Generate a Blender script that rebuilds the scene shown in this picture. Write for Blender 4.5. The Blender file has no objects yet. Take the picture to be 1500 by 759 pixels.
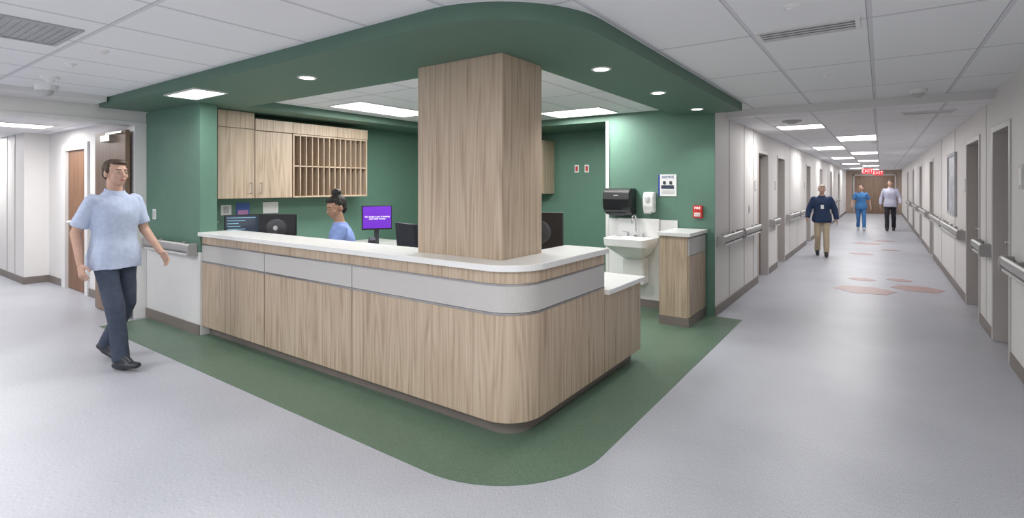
import bpy, bmesh, math, random
from mathutils import Vector, Matrix, noise
random.seed(4)
R=math.radians
scene=bpy.context.scene
COL=scene.collection
CE=2.50; SO=2.41
XL=-1.6; XR=0.92
KL=.86
# ---------------------------------------------------------------- materials
def newmat(name):
    m=bpy.data.materials.new(name); m.use_nodes=True
    nt=m.node_tree; b=nt.nodes['Principled BSDF']
    return m,nt,b
def mat(name,col,rough=.5,metal=0,var=.04,scale=8,emit=0,bump=0,bscale=200,spec=.5,trans=0):
    m,nt,b=newmat(name)
    c=(*col,1)
    b.inputs['Roughness'].default_value=rough
    b.inputs['Metallic'].default_value=metal
    b.inputs['Specular IOR Level'].default_value=spec
    tc=nt.nodes.new('ShaderNodeTexCoord')
    n=nt.nodes.new('ShaderNodeTexNoise'); n.inputs['Scale'].default_value=scale; n.inputs['Detail'].default_value=4
    nt.links.new(tc.outputs['Object'],n.inputs['Vector'])
    r=nt.nodes.new('ShaderNodeValToRGB')
    r.color_ramp.elements[0].position=.3; r.color_ramp.elements[1].position=.7
    r.color_ramp.elements[0].color=(*[max(0,x*(1-var)) for x in col],1)
    r.color_ramp.elements[1].color=(*[min(1,x*(1+var)) for x in col],1)
    nt.links.new(n.outputs['Fac'],r.inputs['Fac']); nt.links.new(r.outputs['Color'],b.inputs['Base Color'])
    if emit:
        b.inputs['Emission Color'].default_value=c; b.inputs['Emission Strength'].default_value=emit
    if bump:
        n2=nt.nodes.new('ShaderNodeTexNoise'); n2.inputs['Scale'].default_value=bscale
        nt.links.new(tc.outputs['Object'],n2.inputs['Vector'])
        bp=nt.nodes.new('ShaderNodeBump'); bp.inputs['Strength'].default_value=bump; bp.inputs['Distance'].default_value=.002
        nt.links.new(n2.outputs['Fac'],bp.inputs['Height']); nt.links.new(bp.outputs['Normal'],b.inputs['Normal'])
    return m
def woodmat(name,c1,c2,c3,rough=.45):
    m,nt,b=newmat(name); b.inputs['Roughness'].default_value=rough
    g=nt.nodes.new('ShaderNodeNewGeometry')
    def nz(scale,det,dist=0):
        mp=nt.nodes.new('ShaderNodeMapping'); mp.inputs['Scale'].default_value=scale
        nt.links.new(g.outputs['Position'],mp.inputs['Vector'])
        n=nt.nodes.new('ShaderNodeTexNoise'); n.inputs['Scale'].default_value=1; n.inputs['Detail'].default_value=det; n.inputs['Distortion'].default_value=dist
        nt.links.new(mp.outputs[0],n.inputs['Vector']); return n.outputs['Fac']
    base=nz((6,6,.4),2,.25)
    mul=nt.nodes.new('ShaderNodeMath'); mul.operation='MULTIPLY'; mul.inputs[1].default_value=18
    nt.links.new(base,mul.inputs[0])
    fr=nt.nodes.new('ShaderNodeMath'); fr.operation='PINGPONG'; fr.inputs[1].default_value=1
    nt.links.new(mul.outputs[0],fr.inputs[0])
    fine=nz((190,190,2.5),3); mid=nz((45,45,.8),3)
    mx=nt.nodes.new('ShaderNodeMix'); mx.data_type='FLOAT'; mx.inputs[0].default_value=.74
    nt.links.new(fr.outputs[0],mx.inputs[2]); nt.links.new(mid,mx.inputs[3])
    mx2=nt.nodes.new('ShaderNodeMix'); mx2.data_type='FLOAT'; mx2.inputs[0].default_value=.4
    nt.links.new(mx.outputs[0],mx2.inputs[2]); nt.links.new(fine,mx2.inputs[3])
    r=nt.nodes.new('ShaderNodeValToRGB'); e=r.color_ramp.elements
    e[0].position=.30; e[0].color=(*c1,1); e[1].position=.64; e[1].color=(*c3,1)
    k=e.new(.45); k.color=(*c2,1)
    nt.links.new(mx2.outputs[0],r.inputs['Fac']); nt.links.new(r.outputs['Color'],b.inputs['Base Color'])
    return m
def ceilmat(name):
    m,nt,b=newmat(name); b.inputs['Roughness'].default_value=.9
    g=nt.nodes.new('ShaderNodeNewGeometry'); s=nt.nodes.new('ShaderNodeSeparateXYZ')
    nt.links.new(g.outputs['Position'],s.inputs[0])
    def line(out,per,off,w):
        a=nt.nodes.new('ShaderNodeMath'); a.operation='ADD'; a.inputs[1].default_value=off+per*100; nt.links.new(out,a.inputs[0])
        q=nt.nodes.new('ShaderNodeMath'); q.operation='MODULO'; q.inputs[1].default_value=per; nt.links.new(a.outputs[0],q.inputs[0])
        l=nt.nodes.new('ShaderNodeMath'); l.operation='LESS_THAN'; l.inputs[1].default_value=w; nt.links.new(q.outputs[0],l.inputs[0])
        return l.outputs[0]
    a=line(s.outputs['X'],.61,.06,.022); c=line(s.outputs['Y'],1.22,.1,.022)
    a2=line(s.outputs['X'],.61,.066,.005); c2=line(s.outputs['Y'],1.22,.106,.005)
    mxm=nt.nodes.new('ShaderNodeMath'); mxm.operation='MAXIMUM'; nt.links.new(a,mxm.inputs[0]); nt.links.new(c,mxm.inputs[1])
    mx2=nt.nodes.new('ShaderNodeMath'); mx2.operation='MAXIMUM'; nt.links.new(a2,mx2.inputs[0]); nt.links.new(c2,mx2.inputs[1])
    n=nt.nodes.new('ShaderNodeTexNoise'); n.inputs['Scale'].default_value=140
    nt.links.new(g.outputs['Position'],n.inputs['Vector'])
    r=nt.nodes.new('ShaderNodeValToRGB'); r.color_ramp.elements[0].color=(.77,.77,.79,1); r.color_ramp.elements[1].color=(.87,.87,.885,1)
    nt.links.new(n.outputs['Fac'],r.inputs['Fac'])
    m1=nt.nodes.new('ShaderNodeMix'); m1.data_type='RGBA'; m1.inputs[7].default_value=(.66,.66,.69,1)
    nt.links.new(mxm.outputs[0],m1.inputs[0]); nt.links.new(r.outputs['Color'],m1.inputs[6])
    m2=nt.nodes.new('ShaderNodeMix'); m2.data_type='RGBA'; m2.inputs[7].default_value=(.34,.34,.37,1)
    nt.links.new(mx2.outputs[0],m2.inputs[0]); nt.links.new(m1.outputs[2],m2.inputs[6])
    nt.links.new(m2.outputs[2],b.inputs['Base Color'])
    return m
def floormat(name,c1,c2,s1=60,rough=.35,stretch=(1,6,1)):
    m,nt,b=newmat(name); b.inputs['Roughness'].default_value=rough
    g=nt.nodes.new('ShaderNodeNewGeometry')
    mp=nt.nodes.new('ShaderNodeMapping'); mp.inputs['Scale'].default_value=stretch
    nt.links.new(g.outputs['Position'],mp.inputs['Vector'])
    n=nt.nodes.new('ShaderNodeTexNoise'); n.inputs['Scale'].default_value=s1; n.inputs['Detail'].default_value=5; n.inputs['Roughness'].default_value=.8
    nt.links.new(mp.outputs[0],n.inputs['Vector'])
    n2=nt.nodes.new('ShaderNodeTexNoise'); n2.inputs['Scale'].default_value=1.3; n2.inputs['Detail'].default_value=3
    nt.links.new(g.outputs['Position'],n2.inputs['Vector'])
    mx=nt.nodes.new('ShaderNodeMix'); mx.data_type='FLOAT'; mx.inputs[0].default_value=.15
    nt.links.new(n.outputs['Fac'],mx.inputs[2]); nt.links.new(n2.outputs['Fac'],mx.inputs[3])
    r=nt.nodes.new('ShaderNodeValToRGB'); e=r.color_ramp.elements
    e[0].position=.40;e[0].color=(*c1,1);e[1].position=.60;e[1].color=(*c2,1)
    nt.links.new(mx.outputs[0],r.inputs['Fac']); nt.links.new(r.outputs['Color'],b.inputs['Base Color'])
    return m
WOOD=woodmat('oak_laminate',(.30,.215,.145),(.455,.35,.255),(.56,.455,.345))
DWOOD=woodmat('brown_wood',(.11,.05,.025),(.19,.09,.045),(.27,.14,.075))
DOORW=woodmat('door_wood',(.14,.085,.055),(.22,.14,.095),(.28,.19,.135))
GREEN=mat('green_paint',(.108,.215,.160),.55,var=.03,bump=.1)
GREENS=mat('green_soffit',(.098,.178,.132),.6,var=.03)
WHITE=mat('white_wall',(.75,.73,.715),.6,var=.015,scale=3,bump=.05)
WAIN=mat('wainscot_white',(.70,.69,.69),.5,var=.02,scale=3)
TRIMW=mat('trim_white',(.73,.72,.715),.4,var=.01)
FRAME=mat('door_frame_grey',(.50,.48,.47),.4,var=.02)
BASEB=mat('baseboard_taupe',(.20,.17,.155),.5,var=.04)
QUARTZ=mat('white_quartz',(.82,.82,.81),.25,var=.02,scale=60)
ACC=mat('accent_grey_laminate',(.53,.515,.50),.4,var=.05,scale=110)
STEEL=mat('brushed_steel',(.45,.44,.43),.3,1,var=.1,scale=40)
CHROME=mat('chrome',(.8,.8,.82),.12,1,var=.02)
RAIL=mat('handrail_grey',(.36,.35,.345),.35,var=.03)
RAILL=mat('handrail_light',(.6,.59,.58),.35,var=.03)
BLACK=mat('black_plastic',(.015,.015,.018),.3,var=.1)
DGREY=mat('dark_grey_plastic',(.045,.047,.055),.45,var=.1)
FABRIC=mat('chair_fabric',(.03,.033,.045),.85,var=.2,scale=200)
LGREY=mat('light_grey_plastic',(.5,.5,.5),.4,var=.04)
WPLAST=mat('white_plastic',(.80,.80,.80),.3,var=.01)
PORC=mat('porcelain',(.86,.86,.86),.1,var=.01)
RED=mat('red_plastic',(.55,.03,.025),.4,var=.05)
REDE=mat('exit_red',(.75,.02,.03),.4,emit=.8)
BLUE=mat('print_blue',(.03,.06,.3),.5)
PURP=mat('screen_purple',(.10,.02,.33),.3,emit=.9)
SCRD=mat('screen_dark',(.03,.04,.06),.15,emit=.5)
SCRB=mat('screen_lines',(.15,.3,.4),.3,emit=.9)
TXTW=mat('text_white',(.9,.9,.9),.5,emit=.8)
PAPER=mat('paper',(.83,.83,.83),.7,var=.01)
VENT=mat('vent_dark',(.12,.12,.13),.6,var=.05)
VENTG=mat('vent_grey',(.42,.42,.44),.6,var=.05)
LITE=mat('light_diffuser',(1,1,1),.5,var=0,emit=5)
CEIL=ceilmat('ceiling_tile')
FLOOR=floormat('floor_grey_vinyl',(.33,.34,.385),(.535,.545,.595),60,.38,(4.5,1,1))
FGREEN=floormat('floor_green_vinyl',(.070,.125,.088),(.150,.225,.158),150,.38,(1,1,1))
FRED=floormat('floor_rose_vinyl',(.36,.22,.21),(.45,.30,.285),90,.4,(1,1,1))
SKIN1=mat('skin_light',(.52,.32,.24),.5,var=.05,scale=20)
SKIN2=mat('skin_brown',(.40,.23,.15),.5,var=.05,scale=20)
HBLK=mat('hair_black',(.012,.009,.008),.6,var=.4,scale=90)
HBRN=mat('hair_brown',(.06,.035,.022),.6,var=.4,scale=90)
HGRY=mat('hair_grey',(.36,.31,.26),.6,var=.3,scale=90)
HDRK=mat('hair_dark_grey',(.09,.08,.07),.6,var=.3,scale=90)
LIP=mat('lips',(.38,.13,.11),.5)
EYEW=mat('eye_white',(.6,.58,.55),.2,var=0)
IRIS=mat('iris',(.03,.018,.012),.2)
CBLUE=mat('cloth_light_blue',(.46,.53,.69),.85,var=.08,scale=30)
CNAVY=mat('cloth_navy',(.02,.04,.10),.85,var=.2,scale=30)
CSLATE=mat('cloth_slate',(.045,.06,.095),.85,var=.15,scale=30)
CTAN=mat('cloth_tan',(.50,.41,.29),.85,var=.06,scale=30)
CSCR=mat('cloth_scrub_blue',(.06,.20,.46),.85,var=.08,scale=30)
CSCR2=mat('cloth_scrub_periwinkle',(.24,.33,.66),.85,var=.08,scale=30)
CLAV=mat('cloth_lavender_white',(.50,.50,.62),.85,var=.04,scale=30)
CBLK=mat('cloth_black',(.02,.02,.028),.85,var=.2,scale=30)
SHOE=mat('shoe_dark',(.02,.022,.03),.45,var=.1)
SHOEW=mat('shoe_white',(.6,.6,.6),.5,var=.05)
# ---------------------------------------------------------------- builders
WL={}
class MB:
    def __init__(s): s.bm=bmesh.new(); s.mats=[]
    def mi(s,m):
        if m not in s.mats: s.mats.append(m)
        return s.mats.index(m)
    def _tag(s,fs,m):
        i=s.mi(m)
        for f in fs: f.material_index=i
    def box(s,x0,x1,y0,y1,z0,z1,m):
        v=[s.bm.verts.new((x,y,z)) for z in(z0,z1) for y in(y0,y1) for x in(x0,x1)]
        fs=[s.bm.faces.new([v[i] for i in q]) for q in((0,2,3,1),(4,5,7,6),(0,1,5,4),(1,3,7,5),(3,2,6,7),(2,0,4,6))]
        s._tag(fs,m); return s
    def prism(s,pts,z0,z1,m):
        a=[s.bm.verts.new((x,y,z0)) for x,y in pts]; b=[s.bm.verts.new((x,y,z1)) for x,y in pts]
        n=len(pts); fs=[s.bm.faces.new(a[::-1]),s.bm.faces.new(b)]
        for i in range(n): fs.append(s.bm.faces.new([a[i],a[(i+1)%n],b[(i+1)%n],b[i]]))
        s._tag(fs,m); return s
    def extr(s,prof,o,U,Vv,Wv,m):
        o=Vector(o);U=Vector(U);Vv=Vector(Vv);Wv=Vector(Wv)
        a=[s.bm.verts.new(o+U*p+Vv*q) for p,q in prof]; b=[s.bm.verts.new(o+U*p+Vv*q+Wv) for p,q in prof]
        n=len(prof); fs=[s.bm.faces.new(a[::-1]),s.bm.faces.new(b)]
        for i in range(n): fs.append(s.bm.faces.new([a[i],a[(i+1)%n],b[(i+1)%n],b[i]]))
        s._tag(fs,m); return s
    def rings(s,rings,m,cap=True):
        vs=[[s.bm.verts.new(p) for p in r] for r in rings]; fs=[]
        n=len(vs[0])
        for a,b in zip(vs,vs[1:]):
            for i in range(n): fs.append(s.bm.faces.new([a[i],a[(i+1)%n],b[(i+1)%n],b[i]]))
        if cap: fs.append(s.bm.faces.new(vs[0][::-1])); fs.append(s.bm.faces.new(vs[-1]))
        s._tag(fs,m); return s
    def cyl(s,a,b,r0,r1=None,m=None,seg=20,flat=1,side=None,round_=False):
        if r1 is None: r1=r0
        a=Vector(a);b=Vector(b);d=(b-a);L=d.length;d.normalize()
        if side is None: side=Vector((1,0,0)) if abs(d.x)<.8 else Vector((0,1,0))
        u=Vector(side)-d*Vector(side).dot(d); u.normalize(); v=d.cross(u)
        def ring(c,r): return [c+u*(r*math.cos(2*math.pi*i/seg))+v*(r*flat*math.sin(2*math.pi*i/seg)) for i in range(seg)]
        rs=[]
        if round_:
            for k in range(1,5):
                t=math.pi/2*k/5; rs.append(ring(a-d*(r0*math.cos(t)),r0*math.sin(t)))
        rs.append(ring(a,r0)); rs.append(ring(b,r1))
        if round_:
            for k in range(4,0,-1):
                t=math.pi/2*k/5; rs.append(ring(b+d*(r1*math.cos(t)),r1*math.sin(t)))
        return s.rings(rs,m)
    def cap(s,a,b,r0,r1,m,flat=1,side=None,seg=16): return s.cyl(a,b,r0,r1,m,seg,flat,side,True)
    def ell(s,c,r,m,M=None,seg=20):
        c=Vector(c); rs=[]
        for k in range(1,12):
            t=math.pi*k/12
            rs.append([Vector((c.x+r[0]*math.sin(t)*math.cos(2*math.pi*i/seg),c.y+r[1]*math.sin(t)*math.sin(2*math.pi*i/seg),c.z-r[2]*math.cos(t))) for i in range(seg)])
        if M is not None: rs=[[M@p for p in q] for q in rs]
        return s.rings(rs,m)
    def tube(s,pts,r,m,seg=12):
        for a,b in zip(pts,pts[1:]): s.cap(a,b,r,r,m,seg=seg)
        return s
    def obj(s,name,parent=None,label=None,cat=None,kind=None,bevel=0,smooth=False,group=None,origin=None,seg=2):
        bmesh.ops.recalc_face_normals(s.bm,faces=s.bm.faces)
        vs=s.bm.verts
        if origin is None:
            xs=[v.co.x for v in vs];ys=[v.co.y for v in vs];zs=[v.co.z for v in vs]
            origin=Vector(((min(xs)+max(xs))/2,(min(ys)+max(ys))/2,min(zs)))
        origin=Vector(origin)
        for v in vs: v.co-=origin
        me=bpy.data.meshes.new(name); s.bm.to_mesh(me); s.bm.free()
        for m in s.mats: me.materials.append(m)
        o=bpy.data.objects.new(name,me); COL.objects.link(o); o.location=origin
        WL[o.name]=origin.copy()
        if smooth:
            me.polygons.foreach_set('use_smooth',[True]*len(me.polygons)); me.set_sharp_from_angle(angle=R(40))
        if bevel:
            b=o.modifiers.new('b','BEVEL'); b.width=bevel; b.segments=seg; b.limit_method='ANGLE'; b.angle_limit=R(35)
        meta(o,label,cat,kind,group)
        if parent: par(o,parent)
        return o
def meta(o,label=None,cat=None,kind=None,group=None):
    if label:o['label']=label
    if cat:o['category']=cat
    if kind:o['kind']=kind
    if group:o['group']=group
def par(o,p):
    o.parent=p; o.matrix_parent_inverse=Matrix.Translation(-WL[p.name])
def E(name,loc,label,cat,group=None):
    o=bpy.data.objects.new(name,None); COL.objects.link(o); o.location=loc; o.empty_display_size=.1
    WL[o.name]=Vector(loc); meta(o,label,cat,None,group); return o
def box(name,x0,x1,y0,y1,z0,z1,m,**k): return MB().box(x0,x1,y0,y1,z0,z1,m).obj(name,**k)
def S(name,x0,x1,y0,y1,z0,z1,m,**k): return box(name,x0,x1,y0,y1,z0,z1,m,kind='structure',**k)
def text(s,loc,size,rot,m,parent,name='lettering',align='CENTER',label=None):
    cu=bpy.data.curves.new(name,'FONT'); cu.body=s; cu.size=size; cu.extrude=.0006; cu.align_x=align; cu.align_y='CENTER'
    t=bpy.data.objects.new('tmp',cu); COL.objects.link(t); bpy.context.view_layer.update()
    me=bpy.data.meshes.new_from_object(t.evaluated_get(bpy.context.evaluated_depsgraph_get()))
    bpy.data.objects.remove(t)
    me.materials.clear(); me.materials.append(m)
    o=bpy.data.objects.new(name,me); COL.objects.link(o); o.location=loc; o.rotation_euler=rot
    WL[o.name]=Vector(loc)
    if label:o['label']=label
    if parent: par(o,parent)
    return o
# ---------------------------------------------------------------- room shell
S('floor',-17,4,-4,37,-.1,0,FLOOR)
def arc(cx,cy,r,a0,a1,n=16): return [(cx+r*math.cos(R(a0+(a1-a0)*i/n)),cy+r*math.sin(R(a0+(a1-a0)*i/n))) for i in range(n+1)]
gout=[(-7.0,2.02)]+arc(-2.0,2.72,.70,-90,0,28)+[(-1.3,6.4),(-1.62,6.4),(-2.96,6.4),(-2.96,7.4),(-6.33,7.4),(-6.33,2.5),(-7.0,2.5)]
MB().prism(gout,0.0,.003,FGREEN).obj('floor',kind='structure')
hexs=[(-.2,9.3,.40),(.45,9.85,.34),(-.25,10.35,.2),(.25,10.6,.18),(-.35,14.2,.25),(.2,15.4,.2),(-.3,16.8,.35),(.1,17.8,.25)]
for i,(x,y,r) in enumerate(hexs):
    MB().prism([(x+r*math.cos(R(60*k+12)),y+r*.85*math.sin(R(60*k+12))) for k in range(6)],0,.003,FRED).obj('trim_%d'%(20+i),kind='structure')
S('ceiling',-7.2,1.1,-4,7.0,CE,CE+.1,CEIL)
S('ceiling',XL-.1,1.1,7.0,36,SO,CE+.1,CEIL)
S('trim_1',XL,XR,6.93,7.0,SO-.0,CE,TRIMW)
m=MB()
outer=[(-7.0,2.02)]+arc(-2.0,2.72,.70,-90,0,28)+[(-1.3,6.4),(-2.05,6.4),(-2.05,2.95),(-7.0,2.95)]
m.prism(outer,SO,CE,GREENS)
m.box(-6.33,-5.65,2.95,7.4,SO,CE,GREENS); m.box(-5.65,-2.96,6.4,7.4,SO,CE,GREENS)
m.obj('ceiling',kind='structure',smooth=True)
S('trim_2',-7.1,-6.7,-4,2.0,2.445,CE,TRIMW)
m=MB(); m.box(-7.1,-5.73,2.5,2.67,0,.86,WAIN); m.box(-7.1,-5.73,2.5,2.67,.86,SO,GREEN); m.obj('wall_front',kind='structure')
S('wall_left',-6.5,-6.33,2.67,7.4,0,SO,GREEN)
S('wall_back',-6.5,-2.96,7.4,7.55,0,SO,GREEN)
S('wall_sink',-2.96,XL-.002,6.4,6.5,0,CE,GREEN)
S('wall_sink_side',-2.96,-2.8,6.5,7.4,0,CE,GREEN)
S('trim_3',-3.0,-2.955,6.385,6.47,0,SO,TRIMW)
S('trim_4',-2.95,-2.04,6.385,6.4,0,1.12,WPLAST)
S('baseboard_front',-7.1,-5.73,2.488,2.5,0,.11,BASEB)
S('baseboard_sink',-2.95,-2.04,6.375,6.386,0,.1,BASEB)
def wall_y(name,x0,x1,y0,y1,ops,zt,m):
    w=MB(); y=y0
    for a,b in ops:
        w.box(x0,x1,y,a,0,zt,m); w.box(x0,x1,a,b,2.13,zt,m); y=b
    w.box(x0,x1,y,y1,0,zt,m); w.obj(name,kind='structure')
Ldoors=[(9.0,9.95),(10.9,11.85),(15.6,16.6),(19.2,20.2),(23.5,24.5),(28,29)]
Rdoors=[(6.15,7.05),(7.85,9.0),(14.2,15.2),(18,19),(22,23),(26.5,27.5)]
wall_y('wall_corridor',XL-.18,XL,6.41,36,Ldoors,CE,WHITE)
wall_y('wall_right',XR,XR+.18,-4,36,Rdoors,CE,WHITE)
S('wall_end',XL,XR,35,35.15,0,SO,mat('end_wall_tan',(.42,.33,.28),.6))
dn=0
def door_y(x,sx,a,b):
    global dn; dn+=1
    f=MB(); t=.055
    x0,x1=sorted((x+sx*.012,x-sx*.19))
    f.box(x0,x1,a,a+t,0,2.13,FRAME); f.box(x0,x1,b-t,b,0,2.13,FRAME); f.box(x0,x1,a+t,b-t,2.13-t,2.13,FRAME)
    f.obj('trim_%d'%(50+dn),kind='structure',bevel=.004)
    xa,xb=sorted((x-sx*.11,x-sx*.155))
    d=box('door_%d'%dn,xa,xb,a+t+.003,b-t-.003,.008,2.072,DOORW,kind='structure',bevel=.003)
    h=MB(); yy=(a+.13) if sx>0 else (b-.13); xx=x-sx*.11
    h.cyl((xx,yy,1.0),(xx+sx*.05,yy,1.0),.025,.012,CHROME); h.cap((xx+sx*.05,yy,1.0),(xx+sx*.05,yy+.11*(1 if sx>0 else -1),1.0),.009,.009,CHROME)
    h.obj('handle',parent=d,label='chrome lever handle',smooth=True)
for a,b in Ldoors: door_y(XL,1,a,b)
for a,b in Rdoors: door_y(XR,-1,a,b)
def basey(name,x,sx,y0,y1,ops):
    w=MB(); y=y0; xs=sorted((x,x+sx*.012))
    for a,b in ops+[(y1,y1)]:
        if a>y: w.box(xs[0],xs[1],y,a,0,.11,BASEB)
        y=b
    w.obj(name,kind='structure')
basey('baseboard_corridor',XL,1,6.4,35,Ldoors); basey('baseboard_right',XR,-1,-4,35,Rdoors)
for i,xx in enumerate((-1.2,-.28)):
    d=box('door_%d'%(20+i),xx,xx+.9,34.95,34.99,.01,2.1,DOORW,kind='structure')
m=MB(); m.box(-1.27,-1.2,34.93,35,0,2.17,FRAME).box(.62,.69,34.93,35,0,2.17,FRAME).box(-1.27,.69,34.93,35,2.1,2.17,FRAME); m.obj('trim_5',kind='structure')
JNT=mat('panel_joint',(.42,.41,.41),.5)
for i,y in enumerate((7.1,8.0,8.65,12.6,13.8)):
    S('trim_%d'%(70+i),XL,XL+.004,y,y+.012,.11,SO,JNT)
for i,y in enumerate((5.3,7.45,10.3,12.4)):
    S('trim_%d'%(90+i),XR-.004,XR,y,y+.012,.11,SO,JNT)
# left side corridor opening
S('wall_header',-7.3,-7.1,-4,2.5,2.29,CE,WHITE)
S('trim_6',-7.31,-7.08,2.38,2.5,0,2.29,TRIMW,bevel=.004)
S('trim_7',-7.315,-7.085,-4,2.38,2.255,2.295,TRIMW)
S('ceiling',-17,-7.3,-4,2.6,2.38,2.5,CEIL)
w=MB(); w.box(-9.1,-7.3,2.5,2.67,0,2.38,WHITE).box(-10.1,-9.1,2.5,2.67,2.13,2.38,WHITE).box(-10.95,-10.1,2.5,2.67,0,2.38,WHITE); w.obj('wall_side_corridor',kind='structure')
S('wall_pier',-17,-10.95,2.2,2.67,0,2.38,WHITE)
S('wall_side_end',-17.1,-17,-4,2.2,0,2.38,WHITE)
S('baseboard_pier',-17,-10.94,2.188,2.2,0,.11,BASEB); S('baseboard_pier',-10.95,-10.938,2.188,2.5,0,.11,BASEB)
S('baseboard_side',-9.1,-7.3,2.488,2.5,0,.11,BASEB); S('baseboard_side',-10.94,-10.2,2.488,2.5,0,.11,BASEB)
for i,x in enumerate((-12.0,-11.5)): S('trim_%d'%(80+i),x,x+.03,2.19,2.2,.11,2.38,FRAME)
m=MB(); m.box(-10.2,-10.04,2.47,2.67,0,2.17,TRIMW).box(-9.16,-9.04,2.47,2.67,0,2.17,TRIMW).box(-10.04,-9.16,2.47,2.67,2.07,2.17,TRIMW); m.obj('trim_8',kind='structure',bevel=.005)
d=S('door_30',-10.03,-9.17,2.515,2.56,.01,2.07,DWOOD)
m=MB(); m.cyl((-9.95,2.515,1.0),(-9.95,2.47,1.0),.03,.015,CHROME).cap((-9.95,2.47,1.0),(-9.84,2.47,1.0),.01,.01,CHROME); m.obj('handle',parent=d,label='chrome lever handle',smooth=True)
d=S('door_31',-8.12,-7.12,2.30,2.345,.01,2.2,DOORW,bevel=.003)
m=MB(); m.box(-7.75,-7.45,2.245,2.30,2.08,2.15,STEEL); m.box(-7.6,-7.1,2.255,2.275,2.16,2.18,STEEL); m.obj('door_closer',parent=d,label='steel door closer arm')
m=MB(); m.cyl((-8.04,2.3,1.0),(-8.04,2.25,1.0),.03,.015,CHROME).cap((-8.04,2.25,1.0),(-7.93,2.25,1.0),.01,.01,CHROME); m.obj('handle',parent=d,label='chrome lever handle',smooth=True)
# ---------------------------------------------------------------- handrails
def handrail(p0,p1,nrm,label='grey wall-mounted handrail with light lower band'):
    p0=Vector(p0);p1=Vector(p1);n=Vector(nrm); L=p1-p0; d=L.normalized(); up=Vector((0,0,1))
    r=E('handrail',(p0+p1)/2-up*0.0,label,'handrail',group='corridor handrails')
    prof=[(.045,.0),(.045,.075),(.055,.095),(.075,.10),(.09,.085),(.095,.06),(.09,.03),(.075,.01)]
    m=MB(); m.extr(prof,p0+up*.05,n,up,L,RAIL); m.obj('rail',parent=r,bevel=.003)
    m=MB(); m.extr([(.045,-.03),(.045,.0),(.08,.0),(.085,-.015),(.075,-.03)],p0+up*.048,n,up,L,RAILL); m.obj('bumper_band',parent=r,label='light grey lower band')
    nb=max(2,int(L.length/.8)+1)
    for i in range(nb):
        c=p0+L*((i+.5)/nb)
        m=MB(); m.extr([(0,-.02),(0,.1),(.05,.08),(.05,.0)],c-d*.02+up*.05,n,up,d*.04,RAIL); m.obj('bracket',parent=r)
    for c in (p0,p1-d*.03):
        m=MB(); m.extr([(0,-.032),(0,.102),(.08,.102),(.098,.08),(.098,-.01),(.08,-.032)],c+up*.05-d*.001,n,up,d*.032,RAIL); m.obj('end_cap',parent=r,bevel=.006)
handrail((-6.95,2.5,.80),(-5.78,2.5,.80),(0,-1,0))
for a,b in ((6.48,7.55),(7.68,8.85),(10.05,10.8),(12.0,13.6),(13.75,15.5),(16.7,19.1),(20.3,23.4),(24.6,27.9)):
    handrail((XL,a,.80),(XL,b,.80),(1,0,0))
for a,b in ((4.6,6.05),(7.12,7.78),(9.1,11.6),(11.7,14.1),(15.3,17.9),(19.1,21.9),(23.1,26.4)):
    handrail((XR,a,.80),(XR,b,.80),(-1,0,0))
# ---------------------------------------------------------------- reception counter
def cpath(off,xs,ye,n=14):
    r=.25-off
    c=arc(-1.99,2.77,r,-90,0,n) if r>.005 else [(-1.74-off,2.52+off)]
    return [(xs,2.52+off)]+c+[(-1.74-off,ye)]
def strip(m,o0,o1,xs,ye,z0,z1,mt): m.prism(cpath(o0,xs,ye)+cpath(o1,xs,ye)[::-1],z0,z1,mt)
ctr=E('reception_counter',(-3.4,2.6,0),'oak laminate reception counter with grey accent band and rounded corner','reception counter')
m=MB(); strip(m,.02,.15,-5.73,3.68,.1,1.025,WOOD); m.obj('body',parent=ctr)
m=MB(); strip(m,.075,.15,-5.73,3.68,0,.1,BASEB); m.box(-1.9,-1.815,3.68,4.38,0,.1,BASEB); m.obj('toe_kick',parent=ctr,label='taupe toe kick')
for a,b in [(-5.73,-4.535),(-4.525,-3.295)]:
    box('front_panel',a,b,2.52,2.54,.1,.755,WOOD,parent=ctr,bevel=.001)
    box('accent_panel',a,b,2.52,2.54,.772,.935,ACC,parent=ctr,label='light grey accent band panel',bevel=.001)
m=MB(); strip(m,0,.02,-3.285,3.68,.1,.755,WOOD); m.obj('front_panel',parent=ctr,smooth=True)
m=MB(); strip(m,0,.02,-3.285,3.68,.772,.935,ACC); m.obj('accent_panel',parent=ctr,smooth=True,label='light grey accent band panel')
m=MB(); strip(m,0,.02,-5.73,3.68,.949,1.022,WOOD); m.obj('upper_panel',parent=ctr,smooth=True)
for z0,z1 in ((.757,.770),(.936,.948)):
    m=MB(); strip(m,-.003,.02,-5.73,3.68,z0,z1,STEEL); m.obj('metal_trim',parent=ctr,smooth=True,label='brushed steel trim strip')
JN=mat('panel_gap',(.06,.05,.045),.8)
box('side_panel',-1.76,-1.74,3.69,4.42,.1,.70,WOOD,parent=ctr,bevel=.001)
box('end_panel',-2.42,-1.761,4.40,4.42,.1,.70,WOOD,parent=ctr)
m=MB(); m.box(-4.536,-4.524,2.5385,2.5402,.1,.935,JN).box(-3.296,-3.284,2.5385,2.5402,.1,.935,JN); m.obj('panel_gap',parent=ctr,label='dark shadow gap between panels')
m=MB()
m.prism(cpath(-.03,-5.76,3.70)+[(-2.09,3.70),(-2.09,3.172),(-1.988,3.172),(-1.988,2.688),(-2.757,2.688),(-2.757,2.87),(-5.76,2.87)],1.026,1.067,QUARTZ)
m.obj('countertop',label='white solid-surface transaction top with rounded corner',cat='countertop',bevel=.004)
m=MB(); m.prism([(-1.71,3.705),(-1.71,4.46),(-2.75,4.46),(-2.75,3.2),(-1.905,3.2),(-1.905,3.705)],.702,.742,QUARTZ)
m.obj('worktop',label='white low worktop at the end of the counter',cat='countertop',bevel=.004)
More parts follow.
